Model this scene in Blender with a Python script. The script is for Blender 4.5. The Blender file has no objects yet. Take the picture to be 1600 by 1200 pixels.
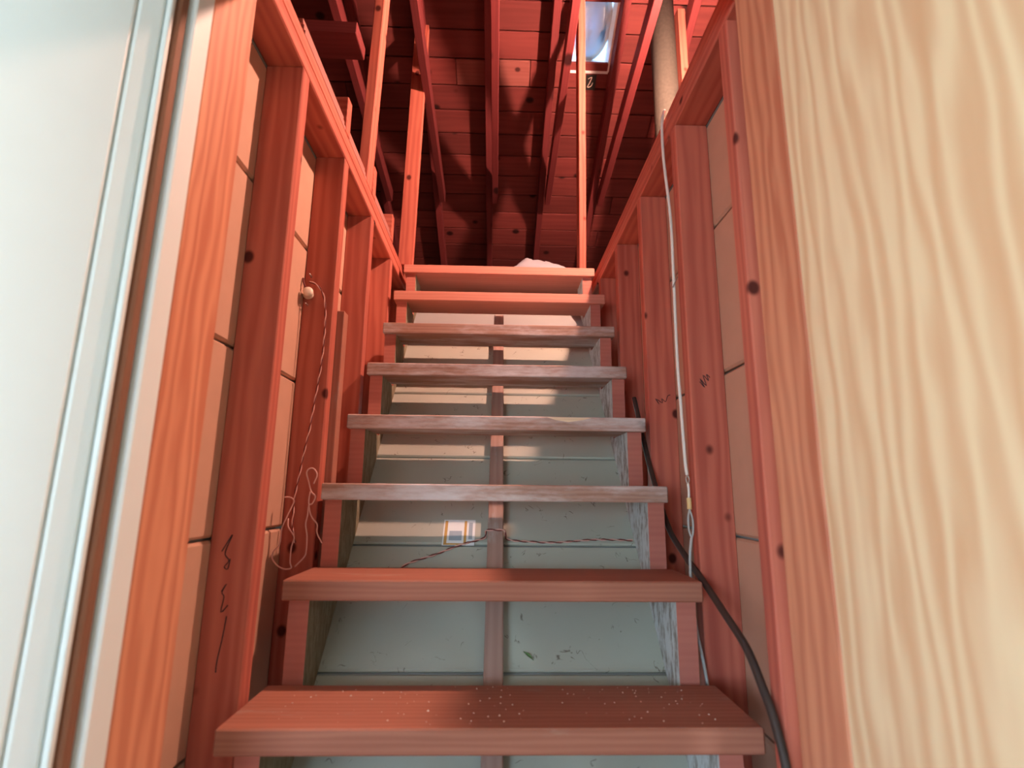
import bpy, bmesh, math, random
from mathutils import Vector, Matrix, noise
random.seed(7)
S = bpy.context.scene
COL = S.collection

# ------------------------------------------------------------------ camera
EYE = 1.4252
cd = bpy.data.cameras.new('camera'); cam = bpy.data.objects.new('camera', cd); COL.objects.link(cam)
yaw, pitch, roll = .0269, .2003, .0098
F = Vector((math.sin(yaw)*math.cos(pitch), math.cos(yaw)*math.cos(pitch), math.sin(pitch)))
R_ = Vector((math.cos(yaw), -math.sin(yaw), 0)); U_ = R_.cross(F)
Rt = math.cos(roll)*R_ + math.sin(roll)*U_; Up = -math.sin(roll)*R_ + math.cos(roll)*U_
m = Matrix((Rt, Up, -F)).transposed().to_4x4(); m.translation = (0.0007, 0, EYE)
cam.matrix_world = m
cd.sensor_width = 36; cd.sensor_fit = 'HORIZONTAL'; cd.lens = 828.8*36/1600
cd.clip_start = .02; cd.clip_end = 100
cd.dof.use_dof = True; cd.dof.focus_distance = 1.9; cd.dof.aperture_fstop = 2.8
S.camera = cam

# ------------------------------------------------------------------ world, exposure
w = bpy.data.worlds.new('World'); S.world = w; w.use_nodes = True
nt = w.node_tree; nt.nodes.clear()
o = nt.nodes.new('ShaderNodeOutputWorld'); bg = nt.nodes.new('ShaderNodeBackground'); sk = nt.nodes.new('ShaderNodeTexSky')
sk.sky_type = 'NISHITA'; sk.sun_disc = False; sk.sun_elevation = math.radians(42); sk.sun_rotation = math.radians(200)
nt.links.new(sk.outputs[0], bg.inputs[0]); bg.inputs[1].default_value = 1.3
nt.links.new(bg.outputs[0], o.inputs[0])
vs = S.view_settings
vs.view_transform = 'Standard'; vs.look = 'None'; vs.gamma = 1; vs.exposure = 0.0; vs.use_curve_mapping = False

def area(name, loc, direction, sx, sy, watts, col):
    l = bpy.data.lights.new(name, 'AREA'); l.shape = 'RECTANGLE'; l.size = sx; l.size_y = sy; l.energy = watts; l.color = col
    ob = bpy.data.objects.new(name, l); COL.objects.link(ob)
    ob.location = loc; ob.rotation_euler = Vector(direction).to_track_quat('-Z', 'Z').to_euler()
    return ob
# daylight entering by the windows of the hall behind the camera
HALL_Y = -2.3
area('daylight_back_window', (-1.45, HALL_Y+.03, 1.5), (0, 1, 0), 1.2, 1.2, 50, (.78, .92, 1.0))
area('daylight_side_window', (2.37, -.8, 1.5), (-1, 0, 0), 1.2, 1.2, 150, (.82, .97, 1.0))
area('daylight_door_window', (-2.57, -.7, 1.5), (1, 0, 0), 1.0, 1.2, 33, (.95, .97, 1.0))

# ------------------------------------------------------------------ stair numbers
RUN, RISE, Y1, TH = .1922, .2061, 1.203, .042
def yf(i): return Y1 + (i-1)*RUN          # front of tread i
def zt(i): return (5+i)*RISE              # top of tread i
def zs(y): return 1.442 + 1.10*(y-1.7)    # soffit plane under the stringers
IN, OUT = .476, .565                      # inner stud edge, panel plane of the side walls
PB, PT = 2.42, 2.50                       # bottom and top of the double plates
def zr(y): return 3.216 - .4536*(y-3.95)  # underside of the roof boards
RIDGE_Y = .8

# ------------------------------------------------------------------ materials
def new_mat(name):
    mt = bpy.data.materials.new(name); mt.use_nodes = True
    return mt, mt.node_tree.nodes, mt.node_tree.links, mt.node_tree.nodes['Principled BSDF']
def coords(N, L, scale, rnd=1.0):
    tc = N.new('ShaderNodeTexCoord'); oi = N.new('ShaderNodeObjectInfo')
    mul = N.new('ShaderNodeVectorMath'); mul.operation = 'SCALE'; mul.inputs[0].default_value = (3.1, 5.7, 8.3)
    L.new(oi.outputs['Random'], mul.inputs['Scale'])
    add = N.new('ShaderNodeVectorMath'); add.operation = 'ADD'
    L.new(tc.outputs['Object'], add.inputs[0]); L.new(mul.outputs[0], add.inputs[1])
    mp = N.new('ShaderNodeMapping'); mp.inputs['Scale'].default_value = scale
    L.new(add.outputs[0], mp.inputs[0])
    return add.outputs[0], mp.outputs[0], oi.outputs['Random']
def mix(N, L, fac, a, b, mode='MIX'):
    n = N.new('ShaderNodeMix'); n.data_type = 'RGBA'; n.blend_type = mode
    for s, v in ((0, fac), (6, a), (7, b)):
        if isinstance(v, (int, float)): n.inputs[s].default_value = v
        elif isinstance(v, tuple): n.inputs[s].default_value = (*v, 1)
        else: L.new(v, n.inputs[s])
    return n.outputs[2]
def ramp(N, L, src, a, b):
    n = N.new('ShaderNodeMapRange'); n.interpolation_type = 'SMOOTHSTEP'
    n.inputs[1].default_value = a; n.inputs[2].default_value = b
    L.new(src, n.inputs[0]); return n.outputs[0]
def wood(name, light, dark, rings=26.0, contrast=.6, knots=1.0, rough=.75, wear=None, wear_amt=(.55, .7), distort=3.5, vary=.16, stretch=.10):
    mt, N, L, P = new_mat(name)
    raw, st, rnd = coords(N, L, (stretch, 1, 1))
    wv = N.new('ShaderNodeTexWave'); wv.wave_type = 'RINGS'; wv.rings_direction = 'X'; wv.wave_profile = 'SIN'
    wv.inputs['Scale'].default_value = rings; wv.inputs['Distortion'].default_value = distort
    wv.inputs['Detail'].default_value = 2; wv.inputs['Detail Scale'].default_value = 1.2
    L.new(st, wv.inputs[0])
    nz = N.new('ShaderNodeTexNoise'); nz.inputs['Scale'].default_value = 40; nz.inputs['Detail'].default_value = 4
    mp2 = N.new('ShaderNodeMapping'); mp2.inputs['Scale'].default_value = (.05, 1, 1); L.new(raw, mp2.inputs[0]); L.new(mp2.outputs[0], nz.inputs[0])
    f1 = N.new('ShaderNodeMath'); f1.operation = 'MULTIPLY'; f1.inputs[1].default_value = contrast; L.new(wv.outputs['Fac'], f1.inputs[0])
    f2 = N.new('ShaderNodeMath'); f2.operation = 'MULTIPLY_ADD'; f2.inputs[1].default_value = .5; L.new(nz.outputs['Fac'], f2.inputs[0]); L.new(f1.outputs[0], f2.inputs[2])
    f3 = N.new('ShaderNodeMath'); f3.operation = 'SUBTRACT'; f3.use_clamp = True; f3.inputs[1].default_value = .2; L.new(f2.outputs[0], f3.inputs[0])
    nb = N.new('ShaderNodeTexNoise'); nb.inputs['Scale'].default_value = 9; nb.inputs['Detail'].default_value = 3
    mpb = N.new('ShaderNodeMapping'); mpb.inputs['Scale'].default_value = (.12, 1, 1); L.new(raw, mpb.inputs[0]); L.new(mpb.outputs[0], nb.inputs[0])
    f4 = N.new('ShaderNodeMath'); f4.operation = 'MULTIPLY_ADD'; f4.inputs[1].default_value = .9; L.new(nb.outputs['Fac'], f4.inputs[0]); L.new(f3.outputs[0], f4.inputs[2])
    f5 = N.new('ShaderNodeMath'); f5.operation = 'SUBTRACT'; f5.use_clamp = True; f5.inputs[1].default_value = .38; L.new(f4.outputs[0], f5.inputs[0])
    c = mix(N, L, f5.outputs[0], light, dark)
    # piece to piece variation
    br = N.new('ShaderNodeMapRange'); br.inputs[3].default_value = 1-vary; br.inputs[4].default_value = 1+vary*.6; L.new(rnd, br.inputs[0])
    vm = N.new('ShaderNodeVectorMath'); vm.operation = 'SCALE'; L.new(c, vm.inputs[0]); L.new(br.outputs[0], vm.inputs['Scale']); c = vm.outputs[0]
    if knots:
        vo = N.new('ShaderNodeTexVoronoi'); vo.inputs['Scale'].default_value = 4.2*knots
        mpk = N.new('ShaderNodeMapping'); mpk.inputs['Scale'].default_value = (.8, 1, 1); L.new(raw, mpk.inputs[0]); L.new(mpk.outputs[0], vo.inputs[0])
        k = ramp(N, L, vo.outputs['Distance'], .15, .07)
        c = mix(N, L, k, c, tuple(v*.3 for v in dark))
    if wear:
        wn = N.new('ShaderNodeTexNoise'); wn.inputs['Scale'].default_value = 7; wn.inputs['Detail'].default_value = 7; wn.inputs['Roughness'].default_value = .7
        mp3 = N.new('ShaderNodeMapping'); mp3.inputs['Scale'].default_value = (.35, 1.5, 1.5); L.new(raw, mp3.inputs[0]); L.new(mp3.outputs[0], wn.inputs[0])
        c = mix(N, L, ramp(N, L, wn.outputs['Fac'], *wear_amt), c, wear)
    L.new(c, P.inputs['Base Color']); P.inputs['Roughness'].default_value = rough
    P.inputs['Specular IOR Level'].default_value = .25
    bp = N.new('ShaderNodeBump'); bp.inputs['Strength'].default_value = .25; bp.inputs['Distance'].default_value = .002
    L.new(nz.outputs['Fac'], bp.inputs['Height']); L.new(bp.outputs[0], P.inputs['Normal'])
    return mt
def plain(name, col, rough=.6, metal=0.0, noise_amt=.12, nscale=18, spec=.3):
    mt, N, L, P = new_mat(name)
    raw, st, rnd = coords(N, L, (1, 1, 1))
    nz = N.new('ShaderNodeTexNoise'); nz.inputs['Scale'].default_value = nscale; nz.inputs['Detail'].default_value = 5; L.new(st, nz.inputs[0])
    c = mix(N, L, nz.outputs['Fac'], tuple(v*(1-noise_amt) for v in col), tuple(min(1, v*(1+noise_amt)) for v in col))
    L.new(c, P.inputs['Base Color']); P.inputs['Roughness'].default_value = rough; P.inputs['Metallic'].default_value = metal
    P.inputs['Specular IOR Level'].default_value = spec
    return mt
def soffit_mat(name, col, dirt, scale=9):
    """painted board with lint and cobweb squiggles"""
    mt, N, L, P = new_mat(name)
    raw, st, rnd = coords(N, L, (1, 1, 1))
    n1 = N.new('ShaderNodeTexNoise'); n1.inputs['Scale'].default_value = scale; n1.inputs['Detail'].default_value = 3; n1.inputs['Distortion'].default_value = 1.6; L.new(st, n1.inputs[0])
    d = N.new('ShaderNodeMath'); d.operation = 'SUBTRACT'; d.inputs[1].default_value = .5; L.new(n1.outputs['Fac'], d.inputs[0])
    a = N.new('ShaderNodeMath'); a.operation = 'ABSOLUTE'; L.new(d.outputs[0], a.inputs[0])
    line = ramp(N, L, a.outputs[0], .012, .002)
    n2 = N.new('ShaderNodeTexNoise'); n2.inputs['Scale'].default_value = 26; n2.inputs['Detail'].default_value = 4; L.new(st, n2.inputs[0])
    gate = ramp(N, L, n2.outputs['Fac'], .56, .64)
    mk = N.new('ShaderNodeMath'); mk.operation = 'MULTIPLY'; L.new(line, mk.inputs[0]); L.new(gate, mk.inputs[1])
    mk2 = N.new('ShaderNodeMath'); mk2.operation = 'MULTIPLY'; mk2.inputs[1].default_value = .75; L.new(mk.outputs[0], mk2.inputs[0])
    n3 = N.new('ShaderNodeTexNoise'); n3.inputs['Scale'].default_value = 4; n3.inputs['Detail'].default_value = 6; L.new(st, n3.inputs[0])
    base = mix(N, L, n3.outputs['Fac'], tuple(v*.86 for v in col), tuple(min(1, v*1.1) for v in col))
    L.new(mix(N, L, mk2.outputs[0], base, dirt), P.inputs['Base Color']); P.inputs['Roughness'].default_value = .55
    P.inputs['Specular IOR Level'].default_value = .3
    return mt
def painted_wood(name, wood_col, paint, lo, hi):
    """thin streaky paint over wood, streaks across the board"""
    mt, N, L, P = new_mat(name)
    raw, st, rnd = coords(N, L, (1, 1, 1))
    mp = N.new('ShaderNodeMapping'); mp.inputs['Scale'].default_value = (1, 3.2, 1.1); mp.inputs['Rotation'].default_value = (.25, 0, 0); L.new(raw, mp.inputs[0])
    n1 = N.new('ShaderNodeTexNoise'); n1.inputs['Scale'].default_value = 16; n1.inputs['Detail'].default_value = 7; n1.inputs['Roughness'].default_value = .72; L.new(mp.outputs[0], n1.inputs[0])
    L.new(mix(N, L, ramp(N, L, n1.outputs['Fac'], lo, hi), wood_col, paint), P.inputs['Base Color'])
    P.inputs['Roughness'].default_value = .8; P.inputs['Specular IOR Level'].default_value = .2
    return mt

M = {}
M['stud'] = wood('stud_wood', (.57, .165, .108), (.29, .052, .038), contrast=.36, rings=17, distort=6, knots=2.2)
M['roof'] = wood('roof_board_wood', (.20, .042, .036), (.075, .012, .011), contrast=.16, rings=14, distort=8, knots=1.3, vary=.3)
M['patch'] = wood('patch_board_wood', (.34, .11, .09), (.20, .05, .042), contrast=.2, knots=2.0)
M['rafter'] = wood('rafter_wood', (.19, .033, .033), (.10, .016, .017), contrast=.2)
M['tread_new'] = wood('tread_wood_clean', (.62, .27, .20), (.42, .14, .10), contrast=.22, rings=24)
M['tread_old'] = wood('tread_wood_weathered', (.47, .29, .225), (.27, .15, .11), contrast=.5, knots=.8, wear=(.62, .57, .56), wear_amt=(.42, .68), rings=30)
M['tread_low'] = wood('tread_wood_scuffed', (.40, .165, .11), (.23, .08, .052), contrast=.3, rings=34, knots=0, wear=(.40, .30, .25), wear_amt=(.58, .8))
M['stringer'] = wood('stringer_wood', (.56, .20, .15), (.36, .10, .08), contrast=.15, knots=0)
M['paint_l'] = painted_wood('stringer_paint_drab_shaded', (.20, .16, .10), (.33, .31, .22), .35, .7)  # greenish paint, darkened to carry the shade on the left stringer's inner face
M['paint_r'] = painted_wood('stringer_paint_white', (.30, .28, .25), (.66, .70, .70), .38, .56)
M['batten'] = wood('batten_wood', (.42, .27, .22), (.28, .16, .13), contrast=.4, knots=0, wear=(.45, .42, .38))
M['fir'] = wood('fir_jamb_wood', (.72, .315, .18), (.47, .14, .075), rings=13, contrast=.55, knots=0, distort=10, rough=.5, vary=.05, stretch=.16)
M['ply'] = wood('plywood_face', (.86, .67, .42), (.70, .42, .235), rings=11, contrast=.75, knots=0, distort=11, rough=.5, vary=.02, stretch=.16)
M['edge'] = wood('plywood_edge', (.85, .70, .50), (.6, .42, .25), contrast=.4, knots=0)
M['panel'] = plain('lath_panel_board', (.56, .325, .225), .8, noise_amt=.07)
M['soffit'] = soffit_mat('soffit_board', (.42, .435, .365), (.08, .06, .04))
M['white'] = plain('white_gloss_paint', (.80, .86, .84), .35, noise_amt=.02, spec=.5)
M['plaster'] = plain('hall_plaster', (.34, .35, .34), .8, noise_amt=.04)
M['brown'] = plain('brown_gap_wood', (.23, .10, .055), .7)
M['floor'] = wood('floor_board_wood', (.42, .26, .16), (.24, .13, .07), knots=0)
M['white_cable'] = plain('white_cable_sheath', (.78, .76, .70), .45, noise_amt=.05)
M['grey_cable'] = plain('grey_cable_sheath', (.42, .44, .43), .45, noise_amt=.08)
M['black_cable'] = plain('black_cable_sheath', (.05, .035, .03), .5, noise_amt=.2)
M['wire_pink'] = plain('cloth_wire_pale', (.72, .42, .36), .7)
M['wire_red'] = plain('cloth_wire_dark', (.16, .035, .03), .7)
M['tape'] = plain('splice_tape', (.72, .52, .25), .6)
M['porcelain'] = plain('porcelain', (.78, .68, .54), .3, noise_amt=.05, spec=.5)
M['black'] = plain('black_plastic', (.02, .02, .018), .4)
M['pencil'] = plain('pencil_line', (.05, .03, .035), .9)
M['paper'] = plain('paper_white', (.78, .82, .82), .8, noise_amt=.06)
M['stain'] = plain('paper_stain', (.55, .33, .10), .8, noise_amt=.3)
M['print'] = plain('paper_print', (.36, .44, .50), .8, noise_amt=.25)
M['pipe'] = plain('pipe_wrap', (.062, .056, .043), .85, noise_amt=.4, nscale=70)
M['nail'] = plain('nail_steel', (.45, .40, .36), .4, metal=.8)
M['leaf'] = plain('leaf_scrap', (.09, .17, .05), .6)
M['crumb'] = plain('plaster_crumbs', (.62, .46, .36), .9)
M['kraft'] = plain('sheet_edges', (.40, .17, .14), .8)
def bag_mat():
    mt, N, L, P = new_mat('thin_plastic'); P.inputs['Base Color'].default_value = (.42, .42, .46, 1); P.inputs['Roughness'].default_value = .3
    P.inputs['Transmission Weight'].default_value = .25; return mt
M['bag'] = bag_mat()
def glass_mat():
    mt, N, L, P = new_mat('skylight_acrylic'); P.inputs['Base Color'].default_value = (.42, .66, 1.0, 1); P.inputs['Roughness'].default_value = .02
    P.inputs['Transmission Weight'].default_value = 1; P.inputs['IOR'].default_value = 1.2; return mt
M['acrylic'] = glass_mat()
def bulb_mat():
    mt, N, L, P = new_mat('lit_bulb_glass'); P.inputs['Base Color'].default_value = (1, .8, .6, 1)
    P.inputs['Emission Color'].default_value = (1, .55, .42, 1); P.inputs['Emission Strength'].default_value = 5900; return mt
M['bulb'] = bulb_mat()

# ------------------------------------------------------------------ helpers
def link(name, me, parent=None, mats=()):
    ob = bpy.data.objects.new(name, me); COL.objects.link(ob)
    for mt in mats: me.materials.append(mt)
    return ob
def setpar(ob, parent):
    if parent is not None:
        ob.parent = parent; ob.matrix_parent_inverse = Matrix.Translation(-parent.location)
def empty(name, loc, label=None, cat=None, group=None, kind=None):
    o = bpy.data.objects.new(name, None); COL.objects.link(o); o.location = loc; o.empty_display_size = .05
    return tag(o, label, cat, group, kind)
def tag(o, label=None, cat=None, group=None, kind=None):
    if label: o['label'] = label
    if cat: o['category'] = cat
    if group: o['group'] = group
    if kind: o['kind'] = kind
    return o
def board(name, a, b, wdir, wd, th, mat, parent=None, bev=.0025):
    """timber from a to b (axis through the middle), wd along wdir, th across"""
    a = Vector(a); b = Vector(b); X = (b-a); Ln = X.length; X.normalize()
    Y = Vector(wdir); Y = (Y - X*Y.dot(X)).normalized(); Z = X.cross(Y)
    bm = bmesh.new(); bmesh.ops.create_cube(bm, size=1)
    for v in bm.verts: v.co = Vector((v.co.x*Ln, v.co.y*wd, v.co.z*th))
    if bev: bmesh.ops.bevel(bm, geom=bm.edges[:], offset=min(bev, th*.3), segments=1, affect='EDGES')
    me = bpy.data.meshes.new(name); bm.to_mesh(me); bm.free()
    ob = link(name, me, None, [mat])
    mm = Matrix((X, Y, Z)).transposed().to_4x4(); mm.translation = (a+b)/2
    ob.matrix_world = mm
    if parent is not None:
        ob.parent = parent; ob.matrix_parent_inverse = Matrix.Translation(-parent.location)
    return ob
def box(name, x0, x1, y0, y1, z0, z1, mat, parent=None, axis='z', bev=.0025):
    c = ((x0+x1)/2, (y0+y1)/2, (z0+z1)/2); d = (x1-x0, y1-y0, z1-z0)
    if axis == 'z': return board(name, (c[0], c[1], z0), (c[0], c[1], z1), (1, 0, 0), d[0], d[1], mat, parent, bev)
    if axis == 'y': return board(name, (c[0], y0, c[2]), (c[0], y1, c[2]), (1, 0, 0), d[0], d[2], mat, parent, bev)
    return board(name, (x0, c[1], c[2]), (x1, c[1], c[2]), (0, 1, 0), d[1], d[2], mat, parent, bev)
def mesh(name, verts, faces, mats, parent=None, smooth=False, idx=None):
    me = bpy.data.meshes.new(name); me.from_pydata([tuple(v) for v in verts], [], faces); me.update()
    ob = link(name, me, None, mats)
    if smooth:
        for p in me.polygons: p.use_smooth = True
    if idx:
        for p, i in zip(me.polygons, idx): p.material_index = i
    setpar(ob, parent); return ob
def smooth_path(pts, n=6):
    """Catmull-Rom through the points"""
    P = [Vector(p) for p in pts]; out = []
    for i in range(len(P)-1):
        p0 = P[max(i-1, 0)]; p1 = P[i]; p2 = P[i+1]; p3 = P[min(i+2, len(P)-1)]
        for k in range(n):
            t = k/n
            out.append(.5*((2*p1) + (p2-p0)*t + (2*p0-5*p1+4*p2-p3)*t*t + (3*p1-p0-3*p2+p3)*t**3))
    out.append(P[-1]); return out
def tube(name, path, rad, mat, parent=None, sides=7):
    vs_, fs = [], []; N = len(path); prev = None
    for i, p in enumerate(path):
        t = (path[min(i+1, N-1)] - path[max(i-1, 0)]).normalized()
        if prev is None: prev = t.orthogonal().normalized()
        u = (prev - t*prev.dot(t)).normalized(); prev = u; v = t.cross(u)
        for k in range(sides):
            a = 2*math.pi*k/sides; vs_.append(p + rad*(math.cos(a)*u + math.sin(a)*v))
    for i in range(N-1):
        for k in range(sides):
            fs.append((i*sides+k, i*sides+(k+1) % sides, (i+1)*sides+(k+1) % sides, (i+1)*sides+k))
    fs.append(tuple(range(sides))[::-1]); fs.append(tuple((N-1)*sides+k for k in range(sides)))
    return mesh(name, vs_, fs, [mat], parent, True)
def helix(path, off, pitch_, phase):
    out = []; prev = None; s = 0
    for i, p in enumerate(path):
        t = (path[min(i+1, len(path)-1)] - path[max(i-1, 0)]).normalized()
        if prev is None: prev = t.orthogonal().normalized()
        u = (prev - t*prev.dot(t)).normalized(); prev = u; v = t.cross(u)
        if i: s += (p-path[i-1]).length
        a = 2*math.pi*s/pitch_ + phase
        out.append(p + off*(math.cos(a)*u + math.sin(a)*v))
    return out
def lathe(name, prof, mat, parent=None, seg=20, mtx=Matrix()):
    vs_, fs = [], []
    for r, z in prof:
        for k in range(seg):
            a = 2*math.pi*k/seg; vs_.append(mtx @ Vector((r*math.cos(a), r*math.sin(a), z)))
    for i in range(len(prof)-1):
        for k in range(seg): fs.append((i*seg+k, i*seg+(k+1) % seg, (i+1)*seg+(k+1) % seg, (i+1)*seg+k))
    fs.append(tuple(range(seg))[::-1]); fs.append(tuple((len(prof)-1)*seg+k for k in range(seg)))
    return mesh(name, vs_, fs, [mat], parent, True)

# ================================================================== STRUCTURE
# ---- hall shell behind and beside the camera
tag(box('floor', -2.6, 2.4, HALL_Y-.1, 2.9, -.06, 0, M['floor'], None, 'y', 0), kind='structure')
wb = empty('wall_back', (0, HALL_Y, 0), kind='structure')
def wall_sections(par, rects, fixed, along):
    for (u0, u1, z0, z1) in rects:
        if along == 'x': box('wall_section', u0, u1, fixed[0], fixed[1], z0, z1, M['plaster'], par, 'z', 0)
        else: box('wall_section', fixed[0], fixed[1], u0, u1, z0, z1, M['plaster'], par, 'z', 0)
def holed(u0, u1, a, b): return [(u0, a, 0, 2.42), (b, u1, 0, 2.42), (a, b, 0, .85), (a, b, 2.15, 2.42)]
wall_sections(wb, holed(-2.6, 2.4, -2.1, -.8), (HALL_Y-.1, HALL_Y), 'x')
whl = empty('wall_hall_left', (-2.65, -.7, 0), kind='structure'); wall_sections(whl, holed(HALL_Y-.1, .87, -1.25, -.15), (-2.7, -2.6), 'y')
whr = empty('wall_hall_right', (2.45, -.8, 0), kind='structure'); wall_sections(whr, holed(HALL_Y-.1, .87, -1.45, -.15), (2.4, 2.5), 'y')
def window(n, along, a, b, f0, f1):
    mid = (f0+f1)/2
    wr = empty(n, ((a+b)/2, mid, .85) if along == 'x' else (mid, (a+b)/2, .85), kind='structure')
    for (u0, u1, z0, z1) in [(a, a+.05, .85, 2.15), (b-.05, b, .85, 2.15), (a+.05, b-.05, .85, .9), (a+.05, b-.05, 2.1, 2.15)]:
        if along == 'x': box('window_frame', u0, u1, f0, f1, z0, z1, M['white'], wr)
        else: box('window_frame', f0, f1, u0, u1, z0, z1, M['white'], wr)
    if along == 'x': box('pane', a+.05, b-.05, mid-.003, mid+.003, .9, 2.1, M['acrylic'], wr, 'z', 0)
    else: box('pane', mid-.003, mid+.003, a+.05, b-.05, .9, 2.1, M['acrylic'], wr, 'z', 0)
window('window_2', 'x', -2.1, -.8, HALL_Y-.09, HALL_Y-.02)
window('window_3', 'y', -1.25, -.15, -2.69, -2.62)
window('window_4', 'y', -1.45, -.15, 2.42, 2.49)
tag(box('wall_front_left', -2.6, -.60, .76, .86, 0, 2.42, M['plaster'], None, 'z', 0), kind='structure')
tag(box('wall_front_right', .60, 2.4, .76, .86, 0, 2.42, M['plaster'], None, 'z', 0), kind='structure')
# ceiling of the hall and of the rooms either side of the stairwell (attic deck above)
ce = empty('ceiling', (0, 0, 2.42), kind='structure')
for (x0, x1, y0, y1) in [(-3.2, 3.2, -4.2, .86), (-3.2, -.566, .86, 6.0), (.566, 3.2, .86, 6.0), (-.566, .566, 2.62, 6.0)]:
    box('ceiling_section', x0, x1, y0, y1, 2.42, 2.46, M['plaster'], ce, 'y', 0)
box('header_board', -.565, .565, .86, .90, 2.42, 2.50, M['stud'], ce, 'x')

# ---- side walls of the stairwell: panels, studs, double plates
def side_wall(name, s, studs, ystart):
    rt = empty(name, (s*.55, 1.7, 0), kind='structure')
    box('wall_light_stop', min(s*.583, s*.60), max(s*.583, s*.60), .87, 2.70, 0, 2.42, M['plaster'], rt, 'z', 0)  # unseen slab added behind the panels to stop light leaking through their seams
    zsm = [0, .142, .537, .932, 1.327, 1.722, 2.117, 2.42]
    for z0, z1 in zip(zsm, zsm[1:]):
        box('lath_panel', min(s*OUT, s*.583), max(s*OUT, s*.583), .87, 2.62, z0+.003, z1-.003, M['panel'], rt, 'y', .0055)
    out = []
    for y in studs:
        out.append(box('stud', min(s*IN, s*OUT), max(s*IN, s*OUT), y, y+.042, 0, PB, M['stud'], rt))
    for k in range(2):
        box('top_plate', min(s*IN, s*OUT), max(s*IN, s*OUT), ystart, 2.62, PB+.04*k, PB+.04*(k+1)-.001, M['stud'], rt, 'y', .003)
    return rt, out
wl, studs_l = side_wall('wall_left', -1, [1.11, 1.465, 1.815, 2.18, 2.535], .90)
wr_, studs_r = side_wall('wall_right', 1, [.943, 1.275, 1.637, 1.995, 2.345], .90)
cl = box('stud_cleat', -.492, -.455, 1.508, 1.546, 1.10, 1.945, M['tread_low'], wl)
def pencil(stud, strokes):
    inv = (stud.parent.matrix_basis @ stud.matrix_parent_inverse @ stud.matrix_basis).inverted()
    for st in strokes:
        ob = tube('pencil_mark', smooth_path(st, 3), .0011, M['pencil'], None, 4)
        ob.parent = stud; ob.matrix_parent_inverse = inv
pencil(studs_l[1], [
    [(-.54, 1.1095, 1.304), (-.523, 1.1095, 1.336), (-.53, 1.1095, 1.314), (-.533, 1.1095, 1.298), (-.524, 1.1095, 1.287), (-.532, 1.1095, 1.275), (-.525, 1.1095, 1.271), (-.522, 1.1095, 1.29)],
    [(-.532, 1.1095, 1.229), (-.524, 1.1095, 1.243), (-.531, 1.1095, 1.227), (-.526, 1.1095, 1.219), (-.529, 1.1095, 1.191), (-.517, 1.1095, 1.204)],
    [(-.517, 1.1095, 1.184), (-.521, 1.1095, 1.141), (-.526, 1.1095, 1.103), (-.526, 1.1095, 1.084)]])
pencil(studs_r[2], [[(.498, 1.6365, 1.717), (.509, 1.6365, 1.70), (.501, 1.6365, 1.716), (.52, 1.6365, 1.704), (.518, 1.6365, 1.718), (.53, 1.6365, 1.708), (.537, 1.6365, 1.726), (.546, 1.6365, 1.73)]])
pencil(studs_r[1], [[(.501, 1.2745, 1.697), (.512, 1.2745, 1.683), (.502, 1.2745, 1.705), (.517, 1.2745, 1.687), (.51, 1.2745, 1.714), (.523, 1.2745, 1.70), (.519, 1.2745, 1.716), (.527, 1.2745, 1.708)]])

# ---- roof: boards, rafters, collar ties
rf = empty('roof', (0, RIDGE_Y, zr(RIDGE_Y)), kind='structure')
CS = math.cos(math.atan(.4536)); SN = math.sin(math.atan(.4536))
SLOPE = Vector((0, CS, -SN)); NRM = Vector((0, SN, CS))
def roof_pt(x, s, up=0): return Vector((x, 3.95, 3.216)) + SLOPE*s + NRM*up
BW = .1462
s0 = -1.196 - BW*14
SKX, SKS = (.37, .612), (-1.44 - .40, -1.44)   # skylight opening: x range and range along the slope
k = 0
while True:
    sa = s0 + BW*k
    if sa > 1.85: break
    sb = sa + BW - .007
    mid = (sa+sb)/2
    pieces = [(-3.2, 3.2)]
    if SKS[0] < mid < SKS[1]: pieces = [(-3.2, SKX[0]), (SKX[1], 3.2)]
    elif abs(mid-(-1.415)) < .06: pieces = [(-3.2, -.270), (-.267, -.085, 'p'), (-.082, -.024), (-.021, .157, 'p'), (.160, 3.2)]
    else:
        j = random.uniform(-2.2, -.9) if random.random() < .5 else random.uniform(.7, 2.2); pieces = [(-3.2, j-.0015), (j+.0015, 3.2)]
    for pc in pieces:
        up = .010 + random.uniform(-.0025, .0025) + (-.004 if len(pc) == 3 else 0)
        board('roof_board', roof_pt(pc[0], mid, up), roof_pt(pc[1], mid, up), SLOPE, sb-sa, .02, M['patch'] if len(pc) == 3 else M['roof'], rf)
    k += 1
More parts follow.
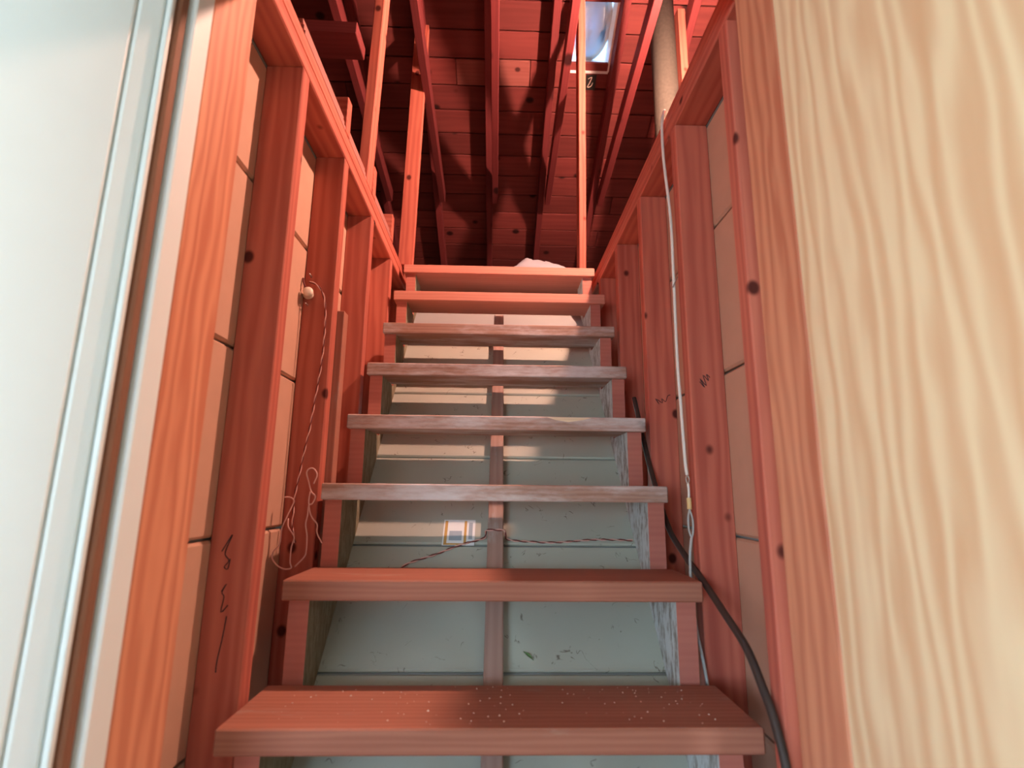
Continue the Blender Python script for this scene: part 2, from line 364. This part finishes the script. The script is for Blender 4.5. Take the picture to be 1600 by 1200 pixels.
# outer roofing skin (keeps daylight out of the board joints), with the skylight hole left open
def skin(xa, xb, sa, sb): board('roofing_felt', roof_pt((xa+xb)/2, sa, .032), roof_pt((xa+xb)/2, sb, .032), (1, 0, 0), xb-xa, .02, M['black'], rf, 0)
SR = (RIDGE_Y-3.95)/CS
skin(-3.25, 3.25, SR, SKS[0]); skin(-3.25, 3.25, SKS[1], 1.95); skin(-3.25, SKX[0], SKS[0], SKS[1]); skin(SKX[1], 3.25, SKS[0], SKS[1])
board('roof_back_slope', (0, RIDGE_Y, zr(RIDGE_Y)+.03), (0, -4.1, zr(RIDGE_Y)-.4536*4.9+.03), (1, 0, 0), 6.5, .03, M['roof'], rf, 0)
for s in (-1, 1):
    g = mesh('wall_gable_' + ('left' if s < 0 else 'right'), [(s*3.2, -4.2, 2.44), (s*3.2, 6.0, 2.44), (s*3.2, 6.0, zr(6.0)+.1), (s*3.2, RIDGE_Y, zr(RIDGE_Y)+.15), (s*3.2, -4.2, 2.6),
         (s*3.25, -4.2, 2.44), (s*3.25, 6.0, 2.44), (s*3.25, 6.0, zr(6.0)+.1), (s*3.25, RIDGE_Y, zr(RIDGE_Y)+.15), (s*3.25, -4.2, 2.6)],
         [(0, 1, 2, 3, 4), (9, 8, 7, 6, 5), (0, 5, 6, 1), (1, 6, 7, 2), (2, 7, 8, 3), (3, 8, 9, 4), (4, 9, 5, 0)], [M['roof']]); tag(g, kind='structure')
for n in range(-8, 9):
    x = -.08 + .357*n
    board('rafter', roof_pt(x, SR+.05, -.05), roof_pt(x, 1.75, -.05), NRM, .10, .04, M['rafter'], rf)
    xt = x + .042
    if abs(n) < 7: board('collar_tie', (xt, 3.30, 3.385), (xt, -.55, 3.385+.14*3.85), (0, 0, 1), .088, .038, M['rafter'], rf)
# skylight set between two rafters
sky = empty('window_1', roof_pt((SKX[0]+SKX[1])/2, sum(SKS)/2, .03), kind='structure')
cx, csn = (SKX[0]+SKX[1])/2, sum(SKS)/2
for xa in SKX: board('skylight_curb', roof_pt(xa, SKS[0], .07), roof_pt(xa, SKS[1], .07), NRM, .14, .018, M['white'], sky)
for sa in SKS: board('skylight_curb', roof_pt(SKX[0], sa, .07), roof_pt(SKX[1], sa, .07), NRM, .14, .018, M['white'], sky)
mt_ = Matrix((Vector((1, 0, 0)), SLOPE*1.0, NRM)).transposed().to_4x4(); mt_.translation = roof_pt(cx, csn, .135)
mt_ = mt_ @ Matrix.Diagonal((1, 1.65, 1, 1))
dome = lathe('skylight_dome', [(.118*math.cos(a*math.pi/20), .09*math.sin(a*math.pi/20)) for a in range(0, 10)], M['acrylic'], sky, 28, mt_)
lathe('skylight_ring', [(.121, -.004), (.121, .012), (.106, .012), (.106, -.004)], M['white'], sky, 28, mt_)

# ---- door frame: fir jambs, white trim, the two open doors
tag(box('trim_1', -.50, -IN, .748, .872, 0, 2.41, M['fir']), kind='structure')
tag(box('trim_2', .456, .48, .742, .864, 0, 2.41, M['fir']), kind='structure')
tag(box('trim_3', -.52, -.474, .703, .746, 0, 2.41, M['white']), kind='structure')
tag(box('trim_4', -.52, -.484, .683, .7015, 0, 2.41, M['brown']), kind='structure')
d1 = empty('door_1', (-.49, .68, 0), kind='structure')
DU = Vector((-.70, -.714, 0)); DN = Vector((.714, -.70, 0))
def door_piece(nm, u0, u1, proud, mat):
    c = Vector((-.490, .679, 0)) + DU*((u0+u1)/2) - DN*.016 + DN*proud
    board(nm, c + Vector((0, 0, .02)), c + Vector((0, 0, 2.38)), DU, u1-u0, .032, mat, d1, .004)
door_piece('door_stile', 0, .010, .004, M['white'])
us = [.0105, .0435, .195, .347, .499, .651, .75]
for a_, b_ in zip(us, us[1:]): door_piece('door_board', a_, b_-.001, 0, M['white'])
d2 = empty('door_2', (.48, .35, 0), kind='structure')
box('door_face', .4575, .462, -.04, .7412, .02, 2.38, M['ply'], d2, 'z', .0008)
box('door_core', .4622, .490, -.04, .7412, .02, 2.38, M['edge'], d2, 'z', .001)

# ================================================================== STAIRCASE
st = empty('staircase', (0, yf(-4), 0), 'open-riser wooden staircase with worn plank treads climbing to the attic', 'staircase')
tread_mat = {7: 'tread_new', 6: 'tread_new', 5: 'tread_old', 4: 'tread_old', 3: 'tread_old', 2: 'tread_old', 1: 'tread_low', 0: 'tread_low'}
ends = {1: (-.452, .452), 2: (-.447, .447), 3: (-.449, .451), 4: (-.449, .446), 5: (-.446, .452), 6: (-.452, .458), 7: (-.452, .452), 0: (-.465, .468)}
for i in range(-4, 8):
    dp = .1965 if i in (0, 1) else .235 if i == 7 else .17
    f0 = yf(i) - (.012 if i == 0 else 0)
    xa, xb = ends.get(i, (-.45, .45))
    box('tread', xa, xb, f0, yf(i)+dp, zt(i)-TH, zt(i), M[tread_mat.get(i, 'tread_low')], st, 'x', .003)
def stringer(s):
    pts = []
    for i in range(-4, 8):
        y = yf(i) + .018
        pts.append((y, 0 if i == -4 else zt(i-1)-TH)); pts.append((y, zt(i)-TH))
    ye = yf(7) + .17; pts += [(ye, zt(7)-TH), (ye, zs(ye)), (1.7-1.442/1.10, 0)]
    xi, xo = s*.397, s*.440
    n = len(pts); V = [(xi, *p) for p in pts] + [(xo, *p) for p in pts]
    f_in = tuple(range(n)); f_out = tuple(range(n, 2*n))
    if s > 0: f_in = f_in[::-1]
    else: f_out = f_out[::-1]
    fs = [f_in, f_out]; idx = [1, 0]
    for k in range(n):
        q = (k, (k+1) % n, n+(k+1) % n, n+k)
        fs.append(q if s > 0 else q[::-1]); idx.append(0)
    ob = mesh('stringer', V, fs, [M['stringer'], M['paint_l' if s < 0 else 'paint_r']], st, False, idx)
    bm = bmesh.new(); bm.from_mesh(ob.data); bmesh.ops.recalc_face_normals(bm, faces=bm.faces); bm.to_mesh(ob.data); bm.free()
stringer(-1); stringer(1)
yb, zb = yf(3), zt(3)
mesh('bare_patch', [(.150, yb-.0012, zb-.002), (.175, yb-.0012, zb-.010), (.215, yb-.0012, zb-.016), (.262, yb-.0012, zb-.009), (.285, yb-.0012, zb-.002),
                    (.150, yb+.001, zb-.002), (.175, yb+.001, zb-.010), (.215, yb+.001, zb-.016), (.262, yb+.001, zb-.009), (.285, yb+.001, zb-.002)],
     [(0, 1, 2, 3, 4), (9, 8, 7, 6, 5), (0, 5, 6, 1), (1, 6, 7, 2), (2, 7, 8, 3), (3, 8, 9, 4), (4, 9, 5, 0)], [M['edge']], st)
SL = Vector((0, 1, 1.10)).normalized(); SNRM = Vector((0, -1.10, 1)).normalized()
def so_pt(x, y, up=0): return Vector((x, y, zs(y))) + SNRM*up
ys = [1.317 + .2345*k for k in range(-4, 5)]
for a, b in zip(ys, ys[1:]):
    pa, pb = so_pt(0, a+.0025, -.007), so_pt(0, b-.0025, -.007)
    if b > 2.5: pb = so_pt(0, 2.5, -.007)
    board('soffit_panel', pa, pb, (1, 0, 0), .88, .013, M['soffit'], st, .004)
board('soffit_light_stop', so_pt(0, .45, -.022), so_pt(0, 2.52, -.022), (1, 0, 0), .88, .014, M['plaster'], st, 0)  # hidden board added so no light leaks through the soffit joints
board('batten', so_pt(0, .5, .019), so_pt(0, 2.40, .019), (1, 0, 0), .044, .036, M['batten'], st)

# ================================================================== ATTIC TIMBERS
for y, nm in ((1.45, 'sawn joist end on the wall plate nearest the doorway'), (1.808, 'sawn joist end beside the foot of the short attic post'), (2.16, 'sawn joist end on the wall plate by the top step')):
    tag(box('floor_joist', -3.1, -IN+.001, y, y+.04, PT, PT+.122, M['stud'], None, 'x'), nm, 'joist', 'attic floor joists on the wall plate')
for a, b, nm in ((1.10, 1.448, 'stack of thin sheet edges between the doorway and the first joist'), (1.492, 1.715, 'stack of thin sheet edges between the first joist and the post'), (1.852, 2.158, 'stack of thin sheet edges between the last two joists')):
    sh = empty('sheet_stack', (-.55, (a+b)/2, PT), nm, 'sheets', 'thin sheets lying along the wall plate')
    for kk in range(3): box('sheet', -.64, -.477-.004*kk, a, b, PT+.001+.017*kk, PT+.014+.017*kk, M['kraft'], sh, 'y', .001)
pa = board('attic_post', (-.494, 1.755, PT), (-.452, 1.755, zr(1.755)-.02), (0, 1, 0), .076, .036, M['stud']); tag(pa, 'narrow salmon-lit post standing on the wall plate among the joist ends', 'post')
pb = board('attic_post', (-.46, 2.44, PT), (-.436, 2.44, zr(2.44)-.02), (1, 0, 0), .072, .038, M['stud']); tag(pb, 'broad pinkish post rising at the end of the top step by the joists', 'post')
pc = board('attic_post', (.419, 2.54, 2.4825), (.392, 2.25, zr(2.25)-.01), (0, 1, 0), .089, .035, M['stud']); tag(pc, 'slim post seen edge-on behind the top step below the skylight', 'post')
pd_ = board('attic_post', (.93, 2.36, 2.46), (.935, 2.36, zr(2.36)-.01), (0, 1, 0), .089, .038, M['stud']); tag(pd_, 'post standing just behind the tan wrapped flue pipe', 'post')
tag(board('attic_brace', (-.60, 2.2, 2.62), (-1.15, 2.2, 3.75), (0, 1, 0), .089, .038, M['rafter']), 'slanting brace in the dark attic beyond the joist ends', 'brace')
tag(board('attic_beam', (-.515, 1.655, 3.02), (-1.9, 1.655, 3.06), (0, 1, 0), .12, .05, M['rafter']), 'level beam in the dark attic ending beside the narrow post', 'beam')
lathe_pipe = empty('flue_pipe', (.822, 2.3, 2.46), 'tan wrapped flue pipe rising through the attic roof', 'pipe')
lathe('pipe_wrap', [(.062, 0), (.062, .75), (.0625, .752), (.062, .754), (.062, zr(2.3)-2.46+.02)], M['pipe'], lathe_pipe, 24, Matrix.Translation((.822, 2.3, 2.46)))
# attic lamp: bare bulb hanging from a rafter
LX, LY, LZ = .78, 1.5, 3.3
lamp = empty('hanging_bulb', (LX, LY, LZ), 'bare lit bulb hanging on a cord from a rafter', 'lamp')
lathe('bulb', [(.008, .045), (.016, .036), (.026, .018), (.030, 0), (.027, -.015), (.018, -.026), (.006, -.031)], M['bulb'], lamp, 16, Matrix.Translation((LX, LY, LZ)))
lathe('socket', [(.010, .046), (.017, .048), (.018, .085), (.012, .10), (.004, .105)], M['black'], lamp, 14, Matrix.Translation((LX, LY, LZ)))
tube('cord', [Vector((LX, LY, LZ+.10)), Vector((LX, LY, LZ+.5)), Vector((LX, LY, zr(LY)-.01))], .003, M['black_cable'], lamp, 6)
tg = empty('roof_tag', roof_pt(.516, -1.38, -.002), 'small black tag with a pale scrawl nailed under the skylight', 'tag')
bp = roof_pt(.516, -1.385, -.003)
board('plate', bp - SLOPE*.043, bp + SLOPE*.043, (1, 0, 0), .062, .004, M['black'], tg, .001)
tube('scrawl', smooth_path([roof_pt(.500, -1.405, -.006), roof_pt(.520, -1.415, -.006), roof_pt(.512, -1.385, -.006), roof_pt(.502, -1.36, -.006), roof_pt(.522, -1.365, -.006), roof_pt(.53, -1.385, -.006)], 4), .0022, M['porcelain'], tg, 5)

# ================================================================== SMALL THINGS
# crumpled plastic bag on the top step
def bag():
    nx, ny = 30, 14; V = []; Fc = []
    for j in range(ny+1):
        for i in range(nx+1):
            u, v = i/nx, j/ny
            x = .055 + .285*u; y = 2.368 + .14*v
            env = math.sin(math.pi*u)**.6 * math.sin(math.pi*v)**.6
            hgt = .042 + .045*math.exp(-((u-.22)/.13)**2) + .022*math.exp(-((u-.6)/.3)**2)
            n = noise.noise(Vector((x*38, y*38, 2.2)))*.013 + noise.noise(Vector((x*90, y*90, 7)))*.006
            V.append((x + noise.noise(Vector((x*25, y*25, 11)))*.008, y, zt(7) + .0015 + max(0, env*(hgt + n))))
    W_ = nx+1
    for j in range(ny):
        for i in range(nx): Fc.append((j*W_+i, j*W_+i+1, (j+1)*W_+i+1, (j+1)*W_+i))
    top = len(V); V += [(x, y, zt(7)+.0005) for x, y, z in V[:top]]
    for j in range(ny):
        for i in range(nx): Fc.append(tuple(top+q for q in (j*W_+i, (j+1)*W_+i, (j+1)*W_+i+1, j*W_+i+1)))
    rim = [i for i in range(W_)] + [j*W_+nx for j in range(1, ny+1)] + [ny*W_+i for i in range(nx-1, -1, -1)] + [j*W_ for j in range(ny-1, 0, -1)]
    for a, b in zip(rim, rim[1:]+rim[:1]): Fc.append((a, top+a, top+b, b))
    tag(mesh('plastic_bag', V, Fc, [M['bag']], None, True), 'crumpled translucent plastic bag lying on the top step', 'bag')
bag()
# white cable hanging on the right wall, with splice and hook
cb = empty('hanging_cable', (.462, 1.31, 1.2), 'white cable hanging down the wall studs with a taped splice', 'cable')
tube('cable', smooth_path([(.474, 1.345, 2.52), (.464, 1.343, 2.475), (.462, 1.339, 2.354), (.463, 1.312, 2.16), (.461, 1.307, 1.991), (.462, 1.316, 1.767), (.464, 1.313, 1.633), (.461, 1.296, 1.503), (.462, 1.290, 1.469)], 6), .0042, M['white_cable'], cb)
tube('loop', smooth_path([(.462, 1.290, 1.469), (.466, 1.289, 1.459), (.462, 1.288, 1.447), (.458, 1.289, 1.459), (.462, 1.290, 1.469)], 6), .0018, M['nail'], cb, 6)
tube('thin_tail', smooth_path([(.462, 1.289, 1.450), (.463, 1.288, 1.43), (.462, 1.288, 1.412)], 4), .003, M['white_cable'], cb, 6)
tube('tape', smooth_path([(.462, 1.288, 1.415), (.4625, 1.288, 1.40), (.462, 1.287, 1.388)], 4), .006, M['tape'], cb, 8)
tube('hook_loop', smooth_path([(.462, 1.287, 1.388), (.468, 1.286, 1.365), (.467, 1.286, 1.335), (.463, 1.286, 1.325), (.458, 1.286, 1.338), (.457, 1.286, 1.365), (.462, 1.287, 1.388)], 5), .0025, M['grey_cable'], cb, 6)
tube('lower_cable', smooth_path([(.463, 1.286, 1.325), (.457, 1.287, 1.28), (.4568, 1.289, 1.20), (.458, 1.27, 1.12), (.462, 1.24, 1.03), (.464, 1.21, .90)], 6), .0034, M['grey_cable'], cb)
stp = [(.4555, 1.303, 1.955), (.462, 1.3025, 1.968), (.470, 1.303, 1.985)]
tube('staple', smooth_path(stp, 3), .0014, M['nail'], cb, 5)
bk = tube('black_cable', smooth_path([(.463, 1.76, 1.74), (.465, 1.67, 1.585), (.467, 1.612, 1.492), (.468, 1.48, 1.341), (.468, 1.363, 1.279), (.468, 1.226, 1.226), (.463, 1.13, 1.192), (.463, 1.039, 1.151), (.463, .987, 1.103), (.463, .948, 1.055), (.463, .915, .97), (.463, .895, .8)], 6), .0075, M['black_cable'], None, 10)
tag(bk, 'thick dark cable sagging between the stair ends and the wall', 'cable')
# porcelain insulator and old twisted wire on the left wall
kn = empty('insulator', (-.553, 1.45, 1.975), 'small cream porcelain wire insulator nailed to a wall stud', 'insulator')
mk_ = Matrix.Translation((-.550, 1.4645, 1.975)) @ Matrix.Rotation(math.radians(90), 4, 'X') @ Matrix.Rotation(math.radians(18), 4, 'Y')
lathe('knob', [(.006, 0), (.013, .001), (.015, .006), (.013, .012), (.009, .015), (.009, .020), (.014, .024), (.014, .031), (.009, .036), (.004, .037)], M['porcelain'], kn, 18, mk_)
tube('nail', [Vector((-.549, 1.4645, 1.945)), Vector((-.549, 1.444, 1.943))], .0022, M['nail'], kn, 6)
tube('nail', [Vector((-.545, 1.4645, 2.03)), Vector((-.545, 1.446, 2.033))], .0022, M['nail'], kn, 6)
tube('wire_stub', smooth_path([(-.553, 1.445, 1.992), (-.558, 1.443, 2.005), (-.563, 1.45, 2.02)], 4), .003, M['wire_red'], kn, 6)
def twisted(name, pts, label, rad=.0016, pitch_=.055, cat='wire'):
    r_ = empty(name, pts[-1], label, cat); path = smooth_path(pts, 10)
    tube('strand', helix(path, rad*1.05, pitch_, 0), rad, M['wire_pink'], r_, 5)
    tube('strand', helix(path, rad*1.05, pitch_, math.pi), rad, M['wire_red'], r_, 5)
    return r_
twisted('twisted_wire', [(-.544, 1.447, 2.009), (-.524, 1.45, 2.002), (-.508, 1.452, 1.983), (-.498, 1.454, 1.954), (-.493, 1.454, 1.916), (-.491, 1.454, 1.859), (-.492, 1.454, 1.785), (-.497, 1.454, 1.721), (-.504, 1.454, 1.649), (-.51, 1.454, 1.587), (-.52, 1.454, 1.518), (-.527, 1.454, 1.459), (-.533, 1.452, 1.404), (-.530, 1.448, 1.33), (-.519, 1.445, 1.29)],
        'old twisted cloth wires hanging from the porcelain insulator')
def near(p, kk=.965): return (p[0]*kk, p[1]*kk, EYE + (p[2]-EYE)*kk)
lw = empty('loose_wires', (-.53, 1.40, 1.23), 'tangle of loose pale wire ends curling beside a wall stud', 'wire')
for pts in ([(-.545, 1.452, 1.351), (-.543, 1.452, 1.33), (-.53, 1.452, 1.312), (-.525, 1.452, 1.30), (-.53, 1.452, 1.277), (-.53, 1.452, 1.242), (-.526, 1.452, 1.227), (-.543, 1.452, 1.224), (-.562, 1.452, 1.233), (-.576, 1.452, 1.25), (-.575, 1.452, 1.268), (-.561, 1.452, 1.285), (-.559, 1.452, 1.324), (-.549, 1.452, 1.354), (-.537, 1.452, 1.384), (-.534, 1.452, 1.397), (-.545, 1.452, 1.405), (-.56, 1.452, 1.405)],
            [(-.486, 1.452, 1.441), (-.479, 1.452, 1.464), (-.487, 1.452, 1.479), (-.499, 1.452, 1.481), (-.507, 1.452, 1.47), (-.499, 1.452, 1.445), (-.491, 1.452, 1.421), (-.479, 1.452, 1.408), (-.485, 1.452, 1.39), (-.494, 1.452, 1.384), (-.495, 1.452, 1.36), (-.498, 1.452, 1.336), (-.492, 1.452, 1.306), (-.491, 1.452, 1.271), (-.495, 1.452, 1.254), (-.517, 1.452, 1.23)],
            [(-.493, 1.452, 1.421), (-.495, 1.452, 1.396), (-.49, 1.452, 1.369), (-.481, 1.452, 1.351), (-.468, 1.452, 1.336), (-.467, 1.452, 1.315), (-.452, 1.452, 1.289)]):
    tube('wire_end', smooth_path([near(p) for p in pts], 5), .0019, M['wire_pink'], lw, 6)
# twisted wire lying behind the second step on the soffit
twisted('stair_wire', [so_pt(-.27, 1.45, .01), so_pt(-.247, 1.50, .0055), so_pt(-.165, 1.526, .0055), so_pt(-.097, 1.548, .0055), so_pt(-.036, 1.562, .006), so_pt(-.028, 1.563, .022), so_pt(-.0265, 1.563, .039), so_pt(-.018, 1.563, .0425), so_pt(.018, 1.563, .0425), so_pt(.0265, 1.563, .039), so_pt(.028, 1.563, .022), so_pt(.038, 1.56, .006), so_pt(.10, 1.556, .0055), so_pt(.174, 1.555, .0055), so_pt(.284, 1.562, .0055), so_pt(.39, 1.561, .0055)],
        'thin twisted wire strung across the boards behind the steps', .0017, .05)
# paper label on the soffit
lb = empty('paper_label', so_pt(-.104, 1.578, .001), 'torn white paper label with yellow tape stains stuck behind the steps', 'label')
def quad(name, x0, x1, y0, y1, up, mat, par, skew=0):
    board(name, so_pt((x0+x1)/2+skew, y0, up), so_pt((x0+x1)/2, y1, up), (1, 0, 0), x1-x0, .0006, mat, par, 0)
quad('paper', -.150, -.059, 1.549, 1.609, .0008, M['paper'], lb)
for x0, x1 in ((-.146, -.138), (-.090, -.083)): quad('tape_stain', x0, x1, 1.550, 1.606, .0014, M['stain'], lb)
quad('tape_stain', -.146, -.083, 1.550, 1.5535, .0015, M['stain'], lb)
quad('print_block', -.132, -.096, 1.560, 1.582, .0014, M['print'], lb)
quad('print_block', -.077, -.066, 1.563, 1.602, .0014, M['print'], lb)
tag(mesh('leaf_scrap', [so_pt(.070, 1.349, .003), so_pt(.079, 1.342, .005), so_pt(.093, 1.335, .003), so_pt(.084, 1.344, .006),
     so_pt(.070, 1.349, .001), so_pt(.079, 1.342, .002), so_pt(.093, 1.335, .001), so_pt(.084, 1.344, .003)],
     [(0, 1, 2, 3), (7, 6, 5, 4), (0, 4, 5, 1), (1, 5, 6, 2), (2, 6, 7, 3), (3, 7, 4, 0)], [M['leaf']]), 'tiny green leaf scrap on the pale board behind the lowest steps', 'leaf')
# crumbs of plaster on the two lowest visible steps
V, Fc = [], []
for q in range(110):
    i = 0 if q < 120 else 1
    x = random.uniform(-.40, .42); y = random.uniform(yf(i)+.005, yf(i)+.185); s_ = random.uniform(.0005, .0015) * (1.8 if random.random() < .08 else 1)
    b0 = len(V); z = zt(i) + .0003
    V += [(x-s_, y-s_*.7, z), (x+s_, y-s_, z), (x+s_*.8, y+s_, z), (x-s_, y+s_, z), (x+s_*.2, y, z+s_*1.2)]
    Fc += [(b0, b0+1, b0+4), (b0+1, b0+2, b0+4), (b0+2, b0+3, b0+4), (b0+3, b0, b0+4), (b0+3, b0+2, b0+1, b0)]
tag(mesh('plaster_crumbs', V, Fc, [M['crumb']]), 'pale plaster crumbs scattered over the lowest visible steps', 'crumbs', kind='stuff')
